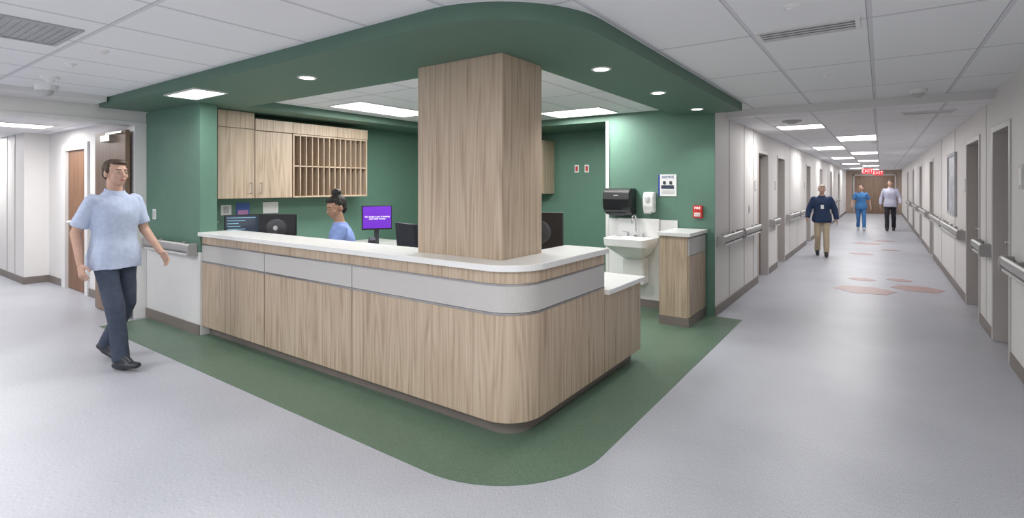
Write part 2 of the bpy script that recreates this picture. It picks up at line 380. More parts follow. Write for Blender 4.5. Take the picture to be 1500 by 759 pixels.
m=MB(); m.prism([(-5.72,2.68),(-2.77,2.68),(-2.77,3.10),(-5.1,3.10),(-5.1,3.2),(-5.2,3.3),(-5.2,5.3),(-6.325,5.3),(-6.325,2.68)],.702,.742,QUARTZ)
m.obj('worktop',label='white L-shaped staff desk top behind the counter',cat='countertop',bevel=.004)
for (a,b,c,e) in ((-6.3,-6.27,2.7,5.28),(-5.3,-5.25,4.9,5.28),(-2.82,-2.79,2.72,3.08)):
    box('desk_support_panel',a,b,c,e,0,.702,WOOD,label='oak panel carrying the staff desk top',cat='desk support')
column=box('column',-2.755,-1.99,2.69,3.17,0,SO,WOOD,label='square column clad in oak laminate rising from counter',cat='column',bevel=.003)
# ---------------------------------------------------------------- wall cabinets
def wcab(y0,y1,z0,z1,splits,hy,label):
    r=E('wall_cabinet',(-6.16,(y0+y1)/2,z0),label,'cabinet',group='upper cabinets')
    box('body',-6.33,-6.02,y0,y1,z0,z1,WOOD,parent=r)
    zs=[z0]+splits+[z1]
    for a,b in zip(zs,zs[1:]):
        d=box('door',-6.02,-6.0,y0+.003,y1-.003,a+.003,b-.003,WOOD,parent=r,bevel=.002)
        if b-a>.5:
            m=MB(); m.tube([(-6.0,hy,a+.06),(-5.97,hy,a+.06),(-5.97,hy,a+.18),(-6.0,hy,a+.18)],.005,STEEL); m.obj('handle',parent=d,label='steel bar handle')
wcab(2.80,3.22,1.40,2.405,[2.21],3.17,'tall oak wall cabinet reaching the green soffit')
wcab(3.225,3.70,1.40,2.20,[],3.29,'oak wall cabinet with one door')
S('trim_9',-6.33,-5.99,3.225,4.86,2.205,2.34,WOOD)
r=E('mail_sorter',(-6.16,4.28,1.4),'oak pigeonhole mail sorter with vertical slots in two rows','shelf')
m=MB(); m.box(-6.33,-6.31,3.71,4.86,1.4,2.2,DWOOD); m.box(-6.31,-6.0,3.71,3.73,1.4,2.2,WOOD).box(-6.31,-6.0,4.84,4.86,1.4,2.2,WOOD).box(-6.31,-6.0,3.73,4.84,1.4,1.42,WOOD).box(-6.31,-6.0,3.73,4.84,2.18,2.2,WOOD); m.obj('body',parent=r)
box('shelf',-6.31,-6.005,3.73,4.84,1.79,1.805,WOOD,parent=r)
for i in range(1,13):
    y=3.73+1.11*i/13
    box('divider',-6.31,-6.005,y-.006,y+.006,1.42,2.18,WOOD,parent=r)
r=E('wall_cabinet',(-4.8,7.22,1.45),'oak wall cabinet on the rear green wall','cabinet',group='upper cabinets')
box('body',-5.8,-4.4,7.07,7.4,1.42,2.28,WOOD,parent=r)
for a in (-5.8,-5.1): 
    box('door',a+.003,a+.697,7.05,7.07,1.423,2.277,WOOD,parent=r,bevel=.002)
# ---------------------------------------------------------------- sink corner
r=E('base_cabinet',(-1.86,6.04,0),'narrow oak base cabinet with white top and grey drawer','cabinet')
box('body',-2.03,-1.72,5.72,6.38,.1,.99,WOOD,parent=r)
box('base_plinth',-2.035,-1.70,5.71,6.38,0,.1,BASEB,parent=r,label='taupe base')
box('drawer',-1.72,-1.70,5.73,6.37,.78,.97,ACC,parent=r,bevel=.002,label='light grey drawer front')
box('door',-1.72,-1.70,5.73,6.37,.105,.775,WOOD,parent=r,bevel=.002)
box('top',-2.05,-1.68,5.69,6.385,.99,1.03,QUARTZ,parent=r,bevel=.003,label='white solid-surface top')
r=E('wall_sink',(-2.54,6.15,.6),'white wall-mounted hand wash basin with curved apron','sink')
m=MB()
def rrect(cx,cy,w,d,rad,n=5):
    p=[]
    for sx,sy,a in((1,-1,-90),(1,1,0),(-1,1,90),(-1,-1,180)):
        p+=arc(cx+sx*(w/2-rad),cy+sy*(d/2-rad),rad,a,a+90,n)
    return p
def loop(z,w,d,cy,rad): return [Vector((x,y,z)) for x,y in rrect(-2.54,cy,w,d,rad)]
m.rings([loop(.62,.22,.18,6.28,.05),loop(.70,.40,.32,6.22,.07),loop(.78,.50,.44,6.16,.08),loop(.81,.55,.49,6.14,.07),loop(.90,.56,.50,6.135,.06),loop(.905,.55,.49,6.135,.06),
 loop(.90,.46,.34,6.09,.1),loop(.84,.42,.30,6.09,.1),loop(.79,.28,.2,6.10,.08),loop(.785,.06,.06,6.10,.02)],PORC)
m.obj('basin',parent=r,smooth=True)
m=MB(); m.box(-2.82,-2.26,6.355,6.385,.88,1.13,PORC); m.obj('backsplash',parent=r,bevel=.01)
m=MB(); m.cyl((-2.54,6.3,.905),(-2.54,6.3,.925),.03,.025,CHROME)
pts=[(-2.54,6.3,.92),(-2.54,6.3,1.12)]+[(-2.54,6.24+.06*math.cos(R(a)),1.12+.06*math.sin(R(a))) for a in range(20,181,20)]+[(-2.54,6.18,1.08)]
m.tube(pts,.011,CHROME); m.obj('faucet',parent=r,smooth=True,label='chrome gooseneck faucet')
for sx in(-.1,.1):
    m=MB(); m.cyl((-2.54+sx,6.3,.905),(-2.54+sx,6.3,.945),.018,.014,CHROME).cap((-2.54+sx,6.3,.95),(-2.54+sx*1.5,6.24,.96),.008,.006,CHROME); m.obj('tap_lever',parent=r,smooth=True)
m=MB(); m.box(-2.68,-2.40,6.2,6.384,.3,.64,PORC); m.obj('drain_cover',parent=r,bevel=.03,seg=3)
r=E('paper_towel_dispenser',(-2.76,6.28,1.18),'black rounded paper towel dispenser on green wall','dispenser')
prof=[(0,0),(0,.34),(.16,.34),(.215,.30),(.23,.2),(.22,.1),(.17,.03),(.12,0)]
m=MB(); m.extr([(-a,b) for a,b in prof],(-2.95,6.4,1.175),(0,1,0),(0,0,1),(.38,0,0),BLACK); m.obj('housing',parent=r,bevel=.02,seg=3)
m=MB(); m.box(-2.86,-2.66,6.2,6.25,1.165,1.18,DGREY); m.obj('paper_slot',parent=r)
m=MB(); m.box(-2.79,-2.73,6.167,6.175,1.42,1.43,LGREY); m.obj('emblem',parent=r)
m=MB(); m.box(-2.92,-2.60,6.166,6.178,1.215,1.235,DGREY); m.obj('window_strip',parent=r)
r=E('soap_dispenser',(-2.38,6.34,1.2),'white wall-mounted soap dispenser with grey window','dispenser')
m=MB(); m.extr([(0,0),(0,.26),(-.09,.26),(-.115,.2),(-.115,.08),(-.09,0)],(-2.45,6.4,1.21),(0,1,0),(0,0,1),(.14,0,0),WPLAST); m.obj('housing',parent=r,bevel=.02,seg=3)
m=MB(); m.ell((-2.38,6.284,1.37),(.03,.006,.045),LGREY); m.obj('label_window',parent=r,smooth=True)
m=MB(); m.box(-2.43,-2.33,6.27,6.31,1.2,1.235,LGREY); m.obj('push_bar',parent=r,bevel=.008)
r=E('notice_sign',(-2.17,6.39,1.42),'white notice poster with blue heading and two masked figures','sign')
box('backing',-2.285,-2.055,6.392,6.4,1.42,1.69,PAPER,parent=r)
box('side_stripe',-2.285,-2.262,6.3905,6.392,1.42,1.69,BLUE,parent=r,label='dark blue side stripe')
text('NOTICE',(-2.16,6.389,1.655),.042,(R(90),0,0),BLUE,r)
m=MB()
for x in(-2.205,-2.125):
    m.ell((x,6.389,1.585),(.02,.003,.024),DGREY); m.prism([(x-.04,6.3905),(x+.04,6.3905),(x+.04,6.389),(x-.04,6.389)],1.51,1.555,CSLATE)
m.obj('printed_figures',parent=r,label='two dark printed figures')
m=MB()
for z in(1.485,1.47,1.455): m.box(-2.24,-2.08,6.3895,6.3915,z-.003,z+.003,LGREY)
m.obj('printed_lines',parent=r)
r=E('fire_alarm_pull_station',(-1.79,6.38,1.16),'red fire alarm pull station with white lettering','fire alarm')
m=MB(); m.box(-1.845,-1.735,6.355,6.402,1.16,1.31,RED); m.obj('housing',parent=r,bevel=.006)
m=MB(); m.box(-1.825,-1.755,6.343,6.355,1.18,1.225,WPLAST); m.obj('pull_handle',parent=r,bevel=.003,label='white pull handle')
text('FIRE',(-1.79,6.353,1.28),.04,(R(90),0,0),TXTW,r)
text('PULL',(-1.79,6.342,1.202),.025,(R(90),0,0),RED,r)
def plate(loc,axis,w,h,m_,label,cat='outlet',name='wall_outlet',inner=LGREY,sx=1):
    x,y,z=loc; r=E(name,loc,label,cat)
    if axis=='x':
        def b2(n,a,b,c,e,f,g,mm,**k):
            a,b=sorted((x+sx*a,x+sx*b)); return box(n,a,b,c,e,f,g,mm,**k)
        b2('cover_plate',-.002,.008,y-w/2,y+w/2,z-h/2,z+h/2,m_,parent=r)
        b2('insert',.008,.012,y-w/4,y+w/4,z-h/3,z+h/3,inner,parent=r)
    else:
        box('cover_plate',x-w/2,x+w/2,y-.008,y+.002,z-h/2,z+h/2,m_,parent=r)
        box('insert',x-w/4,x+w/4,y-.012,y-.008,z-h/3,z+h/3,inner,parent=r)
    return r
plate((-6.85,2.5,1.22),'y',.08,.12,WPLAST,'white light switch on green wall','switch','light_switch')
plate((-3.98,7.4,1.82),'y',.075,.12,WPLAST,'white outlet plate with red insert on green wall',inner=RED)
plate((-3.80,7.4,1.82),'y',.075,.12,WPLAST,'white outlet plate with red insert on green wall',inner=RED)
plate((-6.33,3.05,1.26),'x',.12,.12,WPLAST,'white outlet plate under wall cabinet')
plate((-6.33,3.6,1.27),'x',.2,.14,WPLAST,'white paper notice holder under wall cabinet','sign','notice_holder',PAPER)
r=E('poster',(-6.32,3.25,1.17),'small blue and purple poster under wall cabinet','poster')
box('sheet',-6.332,-6.324,3.17,3.33,1.16,1.34,mat('poster_blue',(.06,.12,.4),.5),parent=r); box('printed_panel',-6.324,-6.322,3.19,3.31,1.19,1.25,mat('poster_pink',(.5,.25,.5),.5),parent=r)
plate((XR,5.75,1.62),'x',.14,.2,LGREY,'grey room number plate','sign','room_sign',WPLAST,-1)
plate((XR,9.12,1.55),'x',.12,.18,LGREY,'grey room number plate','sign','room_sign',WPLAST,-1)
for y in (8.8,10.7,15.3): plate((XL,y,1.55),'x',.12,.16,LGREY,'grey room number plate beside door','sign','room_sign',WPLAST)
plate((XL,8.35,1.2),'x',.08,.12,WPLAST,'white wall switch in corridor','switch','light_switch')
r=E('framed_picture',(XR-.02,10.6,1.1),'tall framed picture with dark frame','picture')
m=MB(); 
for b_ in ((10.05,10.1,1.1,2.05),(11.1,11.15,1.1,2.05),(10.1,11.1,1.1,1.15),(10.1,11.1,2.0,2.05)): m.box(XR-.03,XR,b_[0],b_[1],b_[2],b_[3],VENTG)
m.obj('frame',parent=r); box('picture',XR-.012,XR,10.1,11.1,1.15,2.0,mat('picture_grey',(.45,.46,.5),.4,var=.3,scale=6),parent=r)
for (x,y,z) in ((-.45,26,2.03),(-.1,30,2.03)):
    r=E('exit_sign',(x,y,z),'red illuminated exit sign hanging from ceiling','sign',group='exit signs')
    box('housing',x-.2,x+.2,y,y+.04,z,z+.24,PAPER,parent=r); box('face',x-.19,x+.19,y-.004,y,z+.01,z+.23,REDE,parent=r)
    text('EXIT',(x,y-.006,z+.12),.19,(R(90),0,0),TXTW,r)
    m=MB(); m.cyl((x,y+.02,z+.24),(x,y+.02,SO),.01,.01,WPLAST); m.obj('hanger',parent=r)
# ---------------------------------------------------------------- ceiling fixtures
def troffer(x,y,w,d,z,power):
    r=E('ceiling_light',(x,y,z-.012),'white recessed rectangular ceiling light panel','ceiling light',group='ceiling light panels')
    m=MB(); t=.02
    m.box(x-w/2,x+w/2,y-d/2,y-d/2+t,z-.012,z,TRIMW).box(x-w/2,x+w/2,y+d/2-t,y+d/2,z-.012,z,TRIMW).box(x-w/2,x-w/2+t,y-d/2+t,y+d/2-t,z-.012,z,TRIMW).box(x+w/2-t,x+w/2,y-d/2+t,y+d/2-t,z-.012,z,TRIMW)
    m.obj('frame',parent=r); box('diffuser',x-w/2+t,x+w/2-t,y-d/2+t,y+d/2-t,z-.008,z-.001,LITE,parent=r)
    l=bpy.data.lights.new('area_light','AREA'); l.shape='RECTANGLE'; l.size=w-.06; l.size_y=d-.06; l.energy=power*KL; l.color=(1,.985,.965)
    o=bpy.data.objects.new('lamp',l); COL.objects.link(o); o.location=(x,y,z-.02); WL[o.name]=Vector(o.location); par(o,r)
troffer(-5.05,4.35,.6,1.2,CE,40); troffer(-3.2,5.98,.9,.6,CE,34); troffer(-3.4,4.2,.6,1.2,CE,34)
troffer(-5.22,2.24,.62,.3,SO,11)
for x,y in ((-.35,.6),(-2.9,-.8),(-6.2,-.5),(-1.0,-2.2),(-4.3,-2.8)): troffer(x,y,.6,1.2,CE,46)  # out-of-view panels above and behind the camera, added to light the lobby
for i,y in enumerate((8.6,11.2,13.8,16.4,19,21.6,24.4,27.4,30.6,33.5)):
    troffer(-.95 if i%2==0 else -.35,y,.6,.6 if i==0 else 1.2,SO,20)
troffer(-9.6,1.6,.6,1.2,2.38,38); troffer(-12.5,1.5,.6,1.2,2.38,38); troffer(-8.2,-1.0,.6,1.2,2.38,24)
def downlight(x,y,z=SO):
    r=E('recessed_downlight',(x,y,z-.006),'small round recessed downlight in green soffit','ceiling light',group='soffit downlights')
    m=MB(); n=28
    def rg(q,zz): return [Vector((x+q*math.cos(2*math.pi*i/n),y+q*math.sin(2*math.pi*i/n),zz)) for i in range(n)]
    m.rings([rg(.075,z-.001),rg(.07,z-.007),rg(.055,z-.005)],TRIMW,cap=False); m.obj('trim_ring',parent=r,smooth=True)
    m=MB(); m.cyl((x,y,z-.001),(x,y,z-.005),.056,.056,LITE,28); m.obj('lens',parent=r)
    l=bpy.data.lights.new('spot','SPOT'); l.energy=36*KL; l.spot_size=R(115); l.spot_blend=.8; l.shadow_soft_size=.05; l.color=(1,.98,.96)
    o=bpy.data.objects.new('lamp',l); COL.objects.link(o); o.location=(x,y,z-.02); WL[o.name]=Vector(o.location); par(o,r)
for x,y in((-3.72,2.42),(-1.68,3.5),(-1.68,4.7),(-1.68,5.95)): downlight(x,y)
def disc(name,x,y,z,r,h,lab,cat,m_=WPLAST,dome=False):
    e=E(name,(x,y,z-h),lab,cat)
    m=MB(); m.cyl((x,y,z),(x,y,z-h*.5),r,r*.9,m_,28); m.obj('base',parent=e,smooth=True)
    m=MB()
    if dome: m.ell((x,y,z-h*.5),(r*.65,r*.65,h*.55),LGREY)
    else: m.cyl((x,y,z-h*.5),(x,y,z-h),r*.55,r*.4,m_,24)
    m.obj('sensor_head',parent=e,smooth=True)
disc('security_camera',-6.45,1.45,CE,.09,.1,'white dome security camera on ceiling','camera',dome=True)
disc('smoke_detector',-5.9,1.35,CE,.07,.05,'white round smoke detector on ceiling','smoke detector')
disc('sprinkler_head',-4.45,1.3,CE,.04,.03,'small white sprinkler cover on ceiling','sprinkler')
disc('sprinkler_head',-5.13,1.3,CE,.04,.03,'small white sprinkler cover on ceiling','sprinkler')
disc('sprinkler_head',-.39,3.1,CE,.045,.02,'small white sprinkler cover on ceiling','sprinkler')
disc('sprinkler_head',-.38,5.15,CE,.045,.03,'small white sprinkler cover on ceiling','sprinkler')
disc('security_camera',.3,6.5,CE,.08,.08,'white dome security camera on ceiling','camera',dome=True)
disc('air_vent',-.96,7.75,SO,.12,.04,'grey round ceiling diffuser in corridor','vent',VENTG)
disc('smoke_detector',-.1,12.4,SO,.07,.05,'white round smoke detector on ceiling','smoke detector')
def vent(x,y,w,d,z,n,lab,fm=TRIMW,sm=VENT):
    r=E('air_vent',(x,y,z-.01),lab,'vent')
    m=MB(); t=.025
    m.box(x-w/2,x+w/2,y-d/2,y-d/2+t,z-.012,z,fm).box(x-w/2,x+w/2,y+d/2-t,y+d/2,z-.012,z,fm).box(x-w/2,x-w/2+t,y-d/2+t,y+d/2-t,z-.012,z,fm).box(x+w/2-t,x+w/2,y-d/2+t,y+d/2-t,z-.012,z,fm); m.obj('frame',parent=r)
    box('grille_back',x-w/2+t,x+w/2-t,y-d/2+t,y+d/2-t,z-.004,z-.001,sm,parent=r)
    m=MB()
    for i in range(n):
        yy=y-d/2+t+(d-2*t)*(i+.5)/n; m.box(x-w/2+t,x+w/2-t,yy-.004,yy+.004,z-.010,z-.004,fm)
    m.obj('louvers',parent=r)
vent(-.37,3.62,.55,.26,CE,4,'white ceiling supply diffuser with dark slots')
vent(-4.25,.78,.58,.58,CE,14,'grey perforated square ceiling return vent',fm=VENTG,sm=VENTG)
vent(.45,7.75,.5,.22,SO,4,'white slot diffuser in corridor ceiling')
vent(-4.55,5.6,.5,.5,CE,8,'grey square ceiling return vent over nurse station',fm=VENTG,sm=VENTG)
# ---------------------------------------------------------------- office things
def monitor(loc,yaw,label,scr=SCRD,w=.52,h=.31,txt=None,lift=.14,lines=False):
    x,y,z=loc; r=E('computer_monitor',loc,label,'monitor')
    box('housing',x-w/2,x+w/2,y-.015,y+.02,z+lift,z+lift+h,BLACK,parent=r,bevel=.006)
    m=MB(); m.ell((x,y+.02,z+lift+h/2),(w*.3,.025,h*.33),DGREY); m.obj('rear_shell',parent=r,smooth=True)
    m=MB(); m.cyl((x,y+.044,z+lift+h/2),(x,y+.048,z+lift+h/2),.025,.025,LGREY); m.obj('rear_emblem',parent=r)
    box('screen',x-w/2+.012,x+w/2-.012,y-.0165,y-.0145,z+lift+.022,z+lift+h-.012,scr,parent=r)
    m=MB(); m.box(x-.03,x+.03,y+.02,y+.045,z+.01,z+lift+h*.4,DGREY); m.obj('stand',parent=r,bevel=.004)
    m=MB(); m.cyl((x,y+.02,z),(x,y+.02,z+.012),.12,.115,DGREY,28,flat=.8); m.obj('base',parent=r,smooth=True)
    if txt: text(txt,(x,y-.0175,z+lift+h/2),w*.072,(R(90),0,0),TXTW,r)
    if lines:
        m=MB(); 
        for i in range(7): m.box(x-w/2+.03,x-w/2+.03+random.uniform(.1,.3),y-.0172,y-.0164,z+lift+.05+i*.032,z+lift+.058+i*.032,SCRB)
        m.obj('screen_text_lines',parent=r)
    r.rotation_euler[2]=yaw; return r
Z=.742
monitor((-5.235,3.06,Z),R(208),'black computer monitor seen from behind on staff desk',lift=.215,w=.42,h=.29)
monitor((-5.86,3.06,Z),R(64),'black computer monitor showing dark patient list',lines=True,lift=.20,w=.46,h=.28)
monitor((-5.42,4.55,Z),R(60),'black computer monitor with purple message screen',PURP,txt='We all play a part in keeping\neach other healthy',lift=.225,w=.39,h=.32)
monitor((-2.43,3.78,Z),R(188),'black computer monitor seen from behind on low worktop',lift=.24,h=.34,w=.5)
def keyboard(loc,yaw):
    x,y,z=loc; r=E('keyboard',loc,'black computer keyboard on staff desk','keyboard')
    box('base',x-.22,x+.22,y-.07,y+.07,z,z+.015,BLACK,parent=r,bevel=.004)
    m=MB()
    for i in range(14):
        for j in range(5): m.box(x-.21+i*.03,x-.185+i*.03,y-.06+j*.025,y-.04+j*.025,z+.015,z+.021,DGREY)
    m.obj('keys',parent=r); r.rotation_euler[2]=yaw
keyboard((-5.36,3.55,Z),R(80)); keyboard((-5.33,4.15,Z),R(95))
def phone(loc,yaw):
    x,y,z=loc; r=E('desk_phone',loc,'black office desk phone with handset','telephone')
    m=MB(); m.extr([(-.1,0),(.1,0),(.1,.06),(-.1,.02)],(x-.09,y,z),(0,1,0),(0,0,1),(.18,0,0),DGREY); m.obj('base',parent=r,bevel=.006)
    m=MB(); m.cap((x-.065,y-.08,z+.05),(x-.065,y+.08,z+.085),.018,.018,BLACK).ell((x-.065,y-.08,z+.045),(.026,.026,.02),BLACK).ell((x-.065,y+.08,z+.08),(.026,.026,.02),BLACK); m.obj('handset',parent=r,smooth=True)
    box('display',x-.02,x+.07,y+.03,y+.08,z+.055,z+.062,SCRD,parent=r)
    r.rotation_euler[2]=yaw
phone((-5.95,3.75,Z),R(90)); phone((-3.9,2.95,Z),R(180))
r=E('wall_phone',(-6.3,2.86,1.15),'white wall phone with curled cord','telephone')
m=MB(); m.box(-6.33,-6.29,2.82,2.9,1.12,1.32,WPLAST); m.obj('base',parent=r,bevel=.008)
m=MB(); m.cap((-6.27,2.86,1.15),(-6.27,2.86,1.30),.018,.018,WPLAST); m.obj('handset',parent=r,smooth=True)
m=MB(); m.tube([(-6.27+.012*math.cos(i*1.3),2.93+.012*math.sin(i*1.3)-.04*math.sin(i/26*math.pi),1.14-i*.012) for i in range(28)],.004,WPLAST,6); m.obj('cord',parent=r)
def chair(loc,yaw,label,sh=0.0,bh=0.0):
    x,y,z=loc; r=E('office_chair',loc,label,'chair',group='office chairs')
    m=MB(); m.prism([(x+a,y+b) for a,b in rrect(0,0,.46,.44,.1)],.40+sh,.455+sh,FABRIC); m.obj('seat',parent=r,bevel=.02,seg=3)
    m=MB(); ringsv=[]
    for k in range(9):
        t=k/8; zz=.60+sh+(.55+bh)*t; w=.21*(1-.25*max(0,t-.6)); yy=y+.24+.07*t
        ringsv.append([Vector((x+px,yy+py-.05*(px/w)**2,zz)) for (px,py) in rrect(0,0,2*w,.06,.028,3)])
    m.rings(ringsv,FABRIC); m.obj('backrest',parent=r,smooth=True)
    m=MB(); m.cap((x,y+.1,.38+sh),(x,y+.27,.42+sh),.02,.02,BLACK).cap((x,y+.27,.42+sh),(x,y+.30,.75+sh),.02,.02,BLACK); m.obj('back_support',parent=r)
    m=MB(); m.cyl((x,y,.1),(x,y,.3),.03,.03,BLACK).cyl((x,y,.3),(x,y,.40+sh),.02,.02,CHROME); m.obj('gas_cylinder',parent=r,smooth=True)
    m=MB()
    for i in range(5):
        a=R(72*i+18); m.cap((x,y,.1),(x+.28*math.cos(a),y+.28*math.sin(a),.07),.025,.016,BLACK)
    m.obj('star_base',parent=r,smooth=True)
    for i in range(5):
        a=R(72*i+18); cx,cy=x+.28*math.cos(a),y+.28*math.sin(a)
        m=MB(); m.cyl((cx-.02,cy,.03),(cx+.02,cy,.03),.027,.027,BLACK); m.obj('caster',parent=r,smooth=True)
    for s in(-1,1):
        m=MB(); m.tube([(x+s*.2,y,.42+sh),(x+s*.29,y,.46+sh),(x+s*.29,y,.60+sh)],.014,BLACK); m.box(x+s*.29-.03,x+s*.29+.03,y-.1,y+.12,.60+sh,.63+sh,BLACK); m.obj('armrest',parent=r)
    r.rotation_euler[2]=yaw
chair((-4.62,3.46,0.003),R(-38),'dark fabric office chair with seated staff member',sh=.05,bh=-.22)
chair((-3.72,3.80,0.003),R(165),'dark fabric office chair pushed to the counter',bh=.03)
# ---------------------------------------------------------------- people
def V(*a): return Vector(a)
def remesh(mb,name,material,voxel,smooth=3,wr=0,wscale=9,fac=.5):
    bmesh.ops.recalc_face_normals(mb.bm,faces=mb.bm.faces)
    me=bpy.data.meshes.new('t'); mb.bm.to_mesh(me); mb.bm.free()
    t=bpy.data.objects.new('t',me); COL.objects.link(t)
    a=t.modifiers.new('r','REMESH'); a.mode='VOXEL'; a.voxel_size=voxel
    if smooth:
        c=t.modifiers.new('s','SMOOTH'); c.iterations=smooth; c.factor=fac
    bpy.context.view_layer.update()
    out=bpy.data.meshes.new_from_object(t.evaluated_get(bpy.context.evaluated_depsgraph_get()))
    bpy.data.objects.remove(t)
    if wr:
        ns=[v.normal.copy() for v in out.vertices]
        for v,n in zip(out.vertices,ns):
            p=v.co*wscale; q=Vector((p.x,p.y,p.z*.55))
            k=noise.noise(q)+.5*noise.noise(q*2.3); v.co+=n*(wr*k)
    out.materials.clear(); out.materials.append(material)
    out.polygons.foreach_set('use_smooth',[True]*len(out.polygons))
    o=bpy.data.objects.new(name,out); COL.objects.link(o); return o
def hand(mb,w,d,n,m,thumb,s=1,curl=.5):
    d=d.normalized(); n=(n-d*n.dot(d)).normalized(); sd=d.cross(n).normalized()
    if sd.dot(thumb)<0: sd=-sd
    p=w+d*.085*s
    mb.cap(w+d*.012*s,w+d*.035*s,.026*s,.036*s,m,flat=.5,side=sd); mb.cap(w+d*.035*s,p-d*.018*s,.036*s,.038*s,m,flat=.38,side=sd)
    for k,(off,L) in enumerate(((.031,.070),(.0105,.080),(-.0105,.074),(-.031,.058))):
        b=p+sd*off*s-d*.008*s+sd*off*.1*s
        a1=d*math.cos(curl*.5)+n*math.sin(curl*.5)+sd*off*2.2; a1.normalize(); a2=d*math.cos(curl*1.3)+n*math.sin(curl*1.3)+sd*off*1.5; a2.normalize()
        q=b+a1*L*.5*s; e=q+a2*L*.48*s
        mb.cap(b,q,.0086*s,.0082*s,m,seg=10); mb.cap(q,e,.0082*s,.0066*s,m,seg=10)
    b=w+d*.03*s+sd*.028*s; q=b+(d*.6+sd*.7+n*.35).normalized()*.038*s; e=q+(d*.9+sd*.25+n*.3).normalized()*.03*s
    mb.cap(b,q,.013*s,.0105*s,m,seg=10); mb.cap(q,e,.0105*s,.008*s,m,seg=10)
def loft(mb,secs,m,n=32,sub=5):
    P=[(Vector(c),a,b) for c,a,b in secs]; out=[]
    def cr(p0,p1,p2,p3,t): return .5*((2*p1)+(p2-p0)*t+(2*p0-5*p1+4*p2-p3)*t*t+(3*p1-p0-3*p2+p3)*t**3)
    for i in range(len(P)-1):
        q=[P[max(0,i-1)],P[i],P[i+1],P[min(len(P)-1,i+2)]]
        for k in range(sub):
            t=k/sub; out.append(tuple(cr(q[0][j],q[1][j],q[2][j],q[3][j],t) for j in range(3)))
    out.append(P[-1]); rs=[]
    for c,a,b in out:
        r=[]
        for i in range(n):
            th=2*math.pi*i/n; cx,sx=math.cos(th),math.sin(th)
            r.append(c+Vector((a*math.copysign(abs(cx)**.88,cx),b*math.copysign(abs(sx)**.88,sx),0)))
        rs.append(r)
    mb.rings(rs,m)
def human(loc,yaw,J,label,skin,hair,top,bottom,shoes,voxel=.008,s=1,pitch=0,turn=0,sleeve='short',female=False,style='short',jacket=None,collar=True,handn=None,extras=(),hem=.13,seated=False):
    J={k:Vector(v)*s for k,v in J.items()}
    X=V(1,0,0)
    b=MB()
    pel,wai,che,nec,hd=J['pel'],J['wai'],J['che'],J['nec'],J['head']
    def torso(m,i,mt,loose=0,low=.07,flare=0,fd=0):
        d=(pel-wai).normalized(); F=female
        S_=[(pel+d*low*s,(.150+flare)*s+i,(.105+fd)*s+i),
            (pel,(.165+flare*.4)*s+i,(.112+fd*.55)*s+i+loose*.4),
            (wai,(.125 if F else .14)*s+i+loose,.098*s+i+loose*.7),
            (wai*.45+che*.55,(.135 if F else .152)*s+i+loose*.6,.104*s+i+loose*.5),
            (che,(.15 if F else .168)*s+i,(.114)*s+i),
            (che+(nec-che)*.38,(.155 if F else .176)*s+i,.100*s+i),
            (che+(nec-che)*.64,(.135 if F else .155)*s+i,.080*s+i),
            (che+(nec-che)*.84,(.082 if F else .094)*s+i*.8,.064*s+i*.8),
            (nec+(nec-che)*.02,.060*s+i*.45,.058*s+i*.45)]
        loft(m,S_,mt)
        if F:
            for sx in(-1,1): m.ell(che+V(sx*.066,-.070,-.01)*s,(.062*s+i*.5,.052*s+i*.5,.06*s+i*.5),mt)
    torso(b,0,skin)
    b.cap(che+(nec-che)*.7,hd+V(0,.02,-.07)*s,(.054 if female else .060)*s,(.048 if female else .056)*s,skin)
    for q in'LR':
        sx=1 if q=='L' else -1
        b.cap(J['hip'+q],J['kn'+q],.078*s,.052*s,skin); b.cap(J['kn'+q],J['an'+q],.052*s,.032*s,skin)
        b.cap(J['an'+q]-V(0,0,.02)*s,J['an'+q]+J['ft'+q+'d']*.06-V(0,0,.03)*s,.024*s,.02*s,skin)
        b.cap(J['sh'+q],J['el'+q],.047*s,.039*s,skin); b.cap(J['el'+q],J['wr'+q],.040*s,.026*s,skin)
        fd=(J['wr'+q]-J['el'+q]).normalized()
        hn=V(-sx,0,-.1) if handn is None else handn
        th=V(0,-1,0) if handn is None else V(-sx,0,0)
        if handn is not None: fd=(fd+V(0,-.4,0)).normalized()
        hand(b,J['wr'+q],fd,hn,skin,th,s=s)
    M=Matrix.Translation(hd)@Matrix.Rotation(turn,4,'Z')@Matrix.Rotation(pitch,4,'X')@Matrix.Scale(s,4)
    def hp(x,y,z): return M@V(x,y,z)
    b.ell((0,.012,.02),(.074,.093,.094),skin,M); b.ell((0,-.02,-.038),(.060,.066,.072),skin,M); b.ell((0,-.052,-.085),(.03,.028,.024),skin,M)
    b.cap(hp(0,-.084,.008),hp(0,-.102,-.028),.008*s,.0115*s,skin); b.ell((0,-.091,-.03),(.018,.012,.009),skin,M)
    b.cap(hp(-.036,-.071,.027),hp(.036,-.071,.027),.011*s,.011*s,skin)
    for sx in(-1,1):
        b.ell((sx*.076,.012,-.012),(.011,.02,.032),skin,M); b.ell((sx*.036,-.052,-.03),(.026,.026,.026),skin,M)
        b.ell((sx*.031,-.0705,.001),(.018,.012,.013),skin,M)
    b.cap(hp(-.016,-.078,-.06),hp(.016,-.078,-.06),.011*s,.011*s,skin)
    body=remesh(b,'person',skin,voxel*.8,2,fac=.35); meta(body,label,'person')
    body.location=loc; body.rotation_euler[2]=yaw
    def kid(o,lab=None):
        o.parent=body
        if lab:o['label']=lab
    def simple(m,name,lab=None):
        o=m.obj(name,smooth=True,origin=(0,0,0)); kid(o,lab)
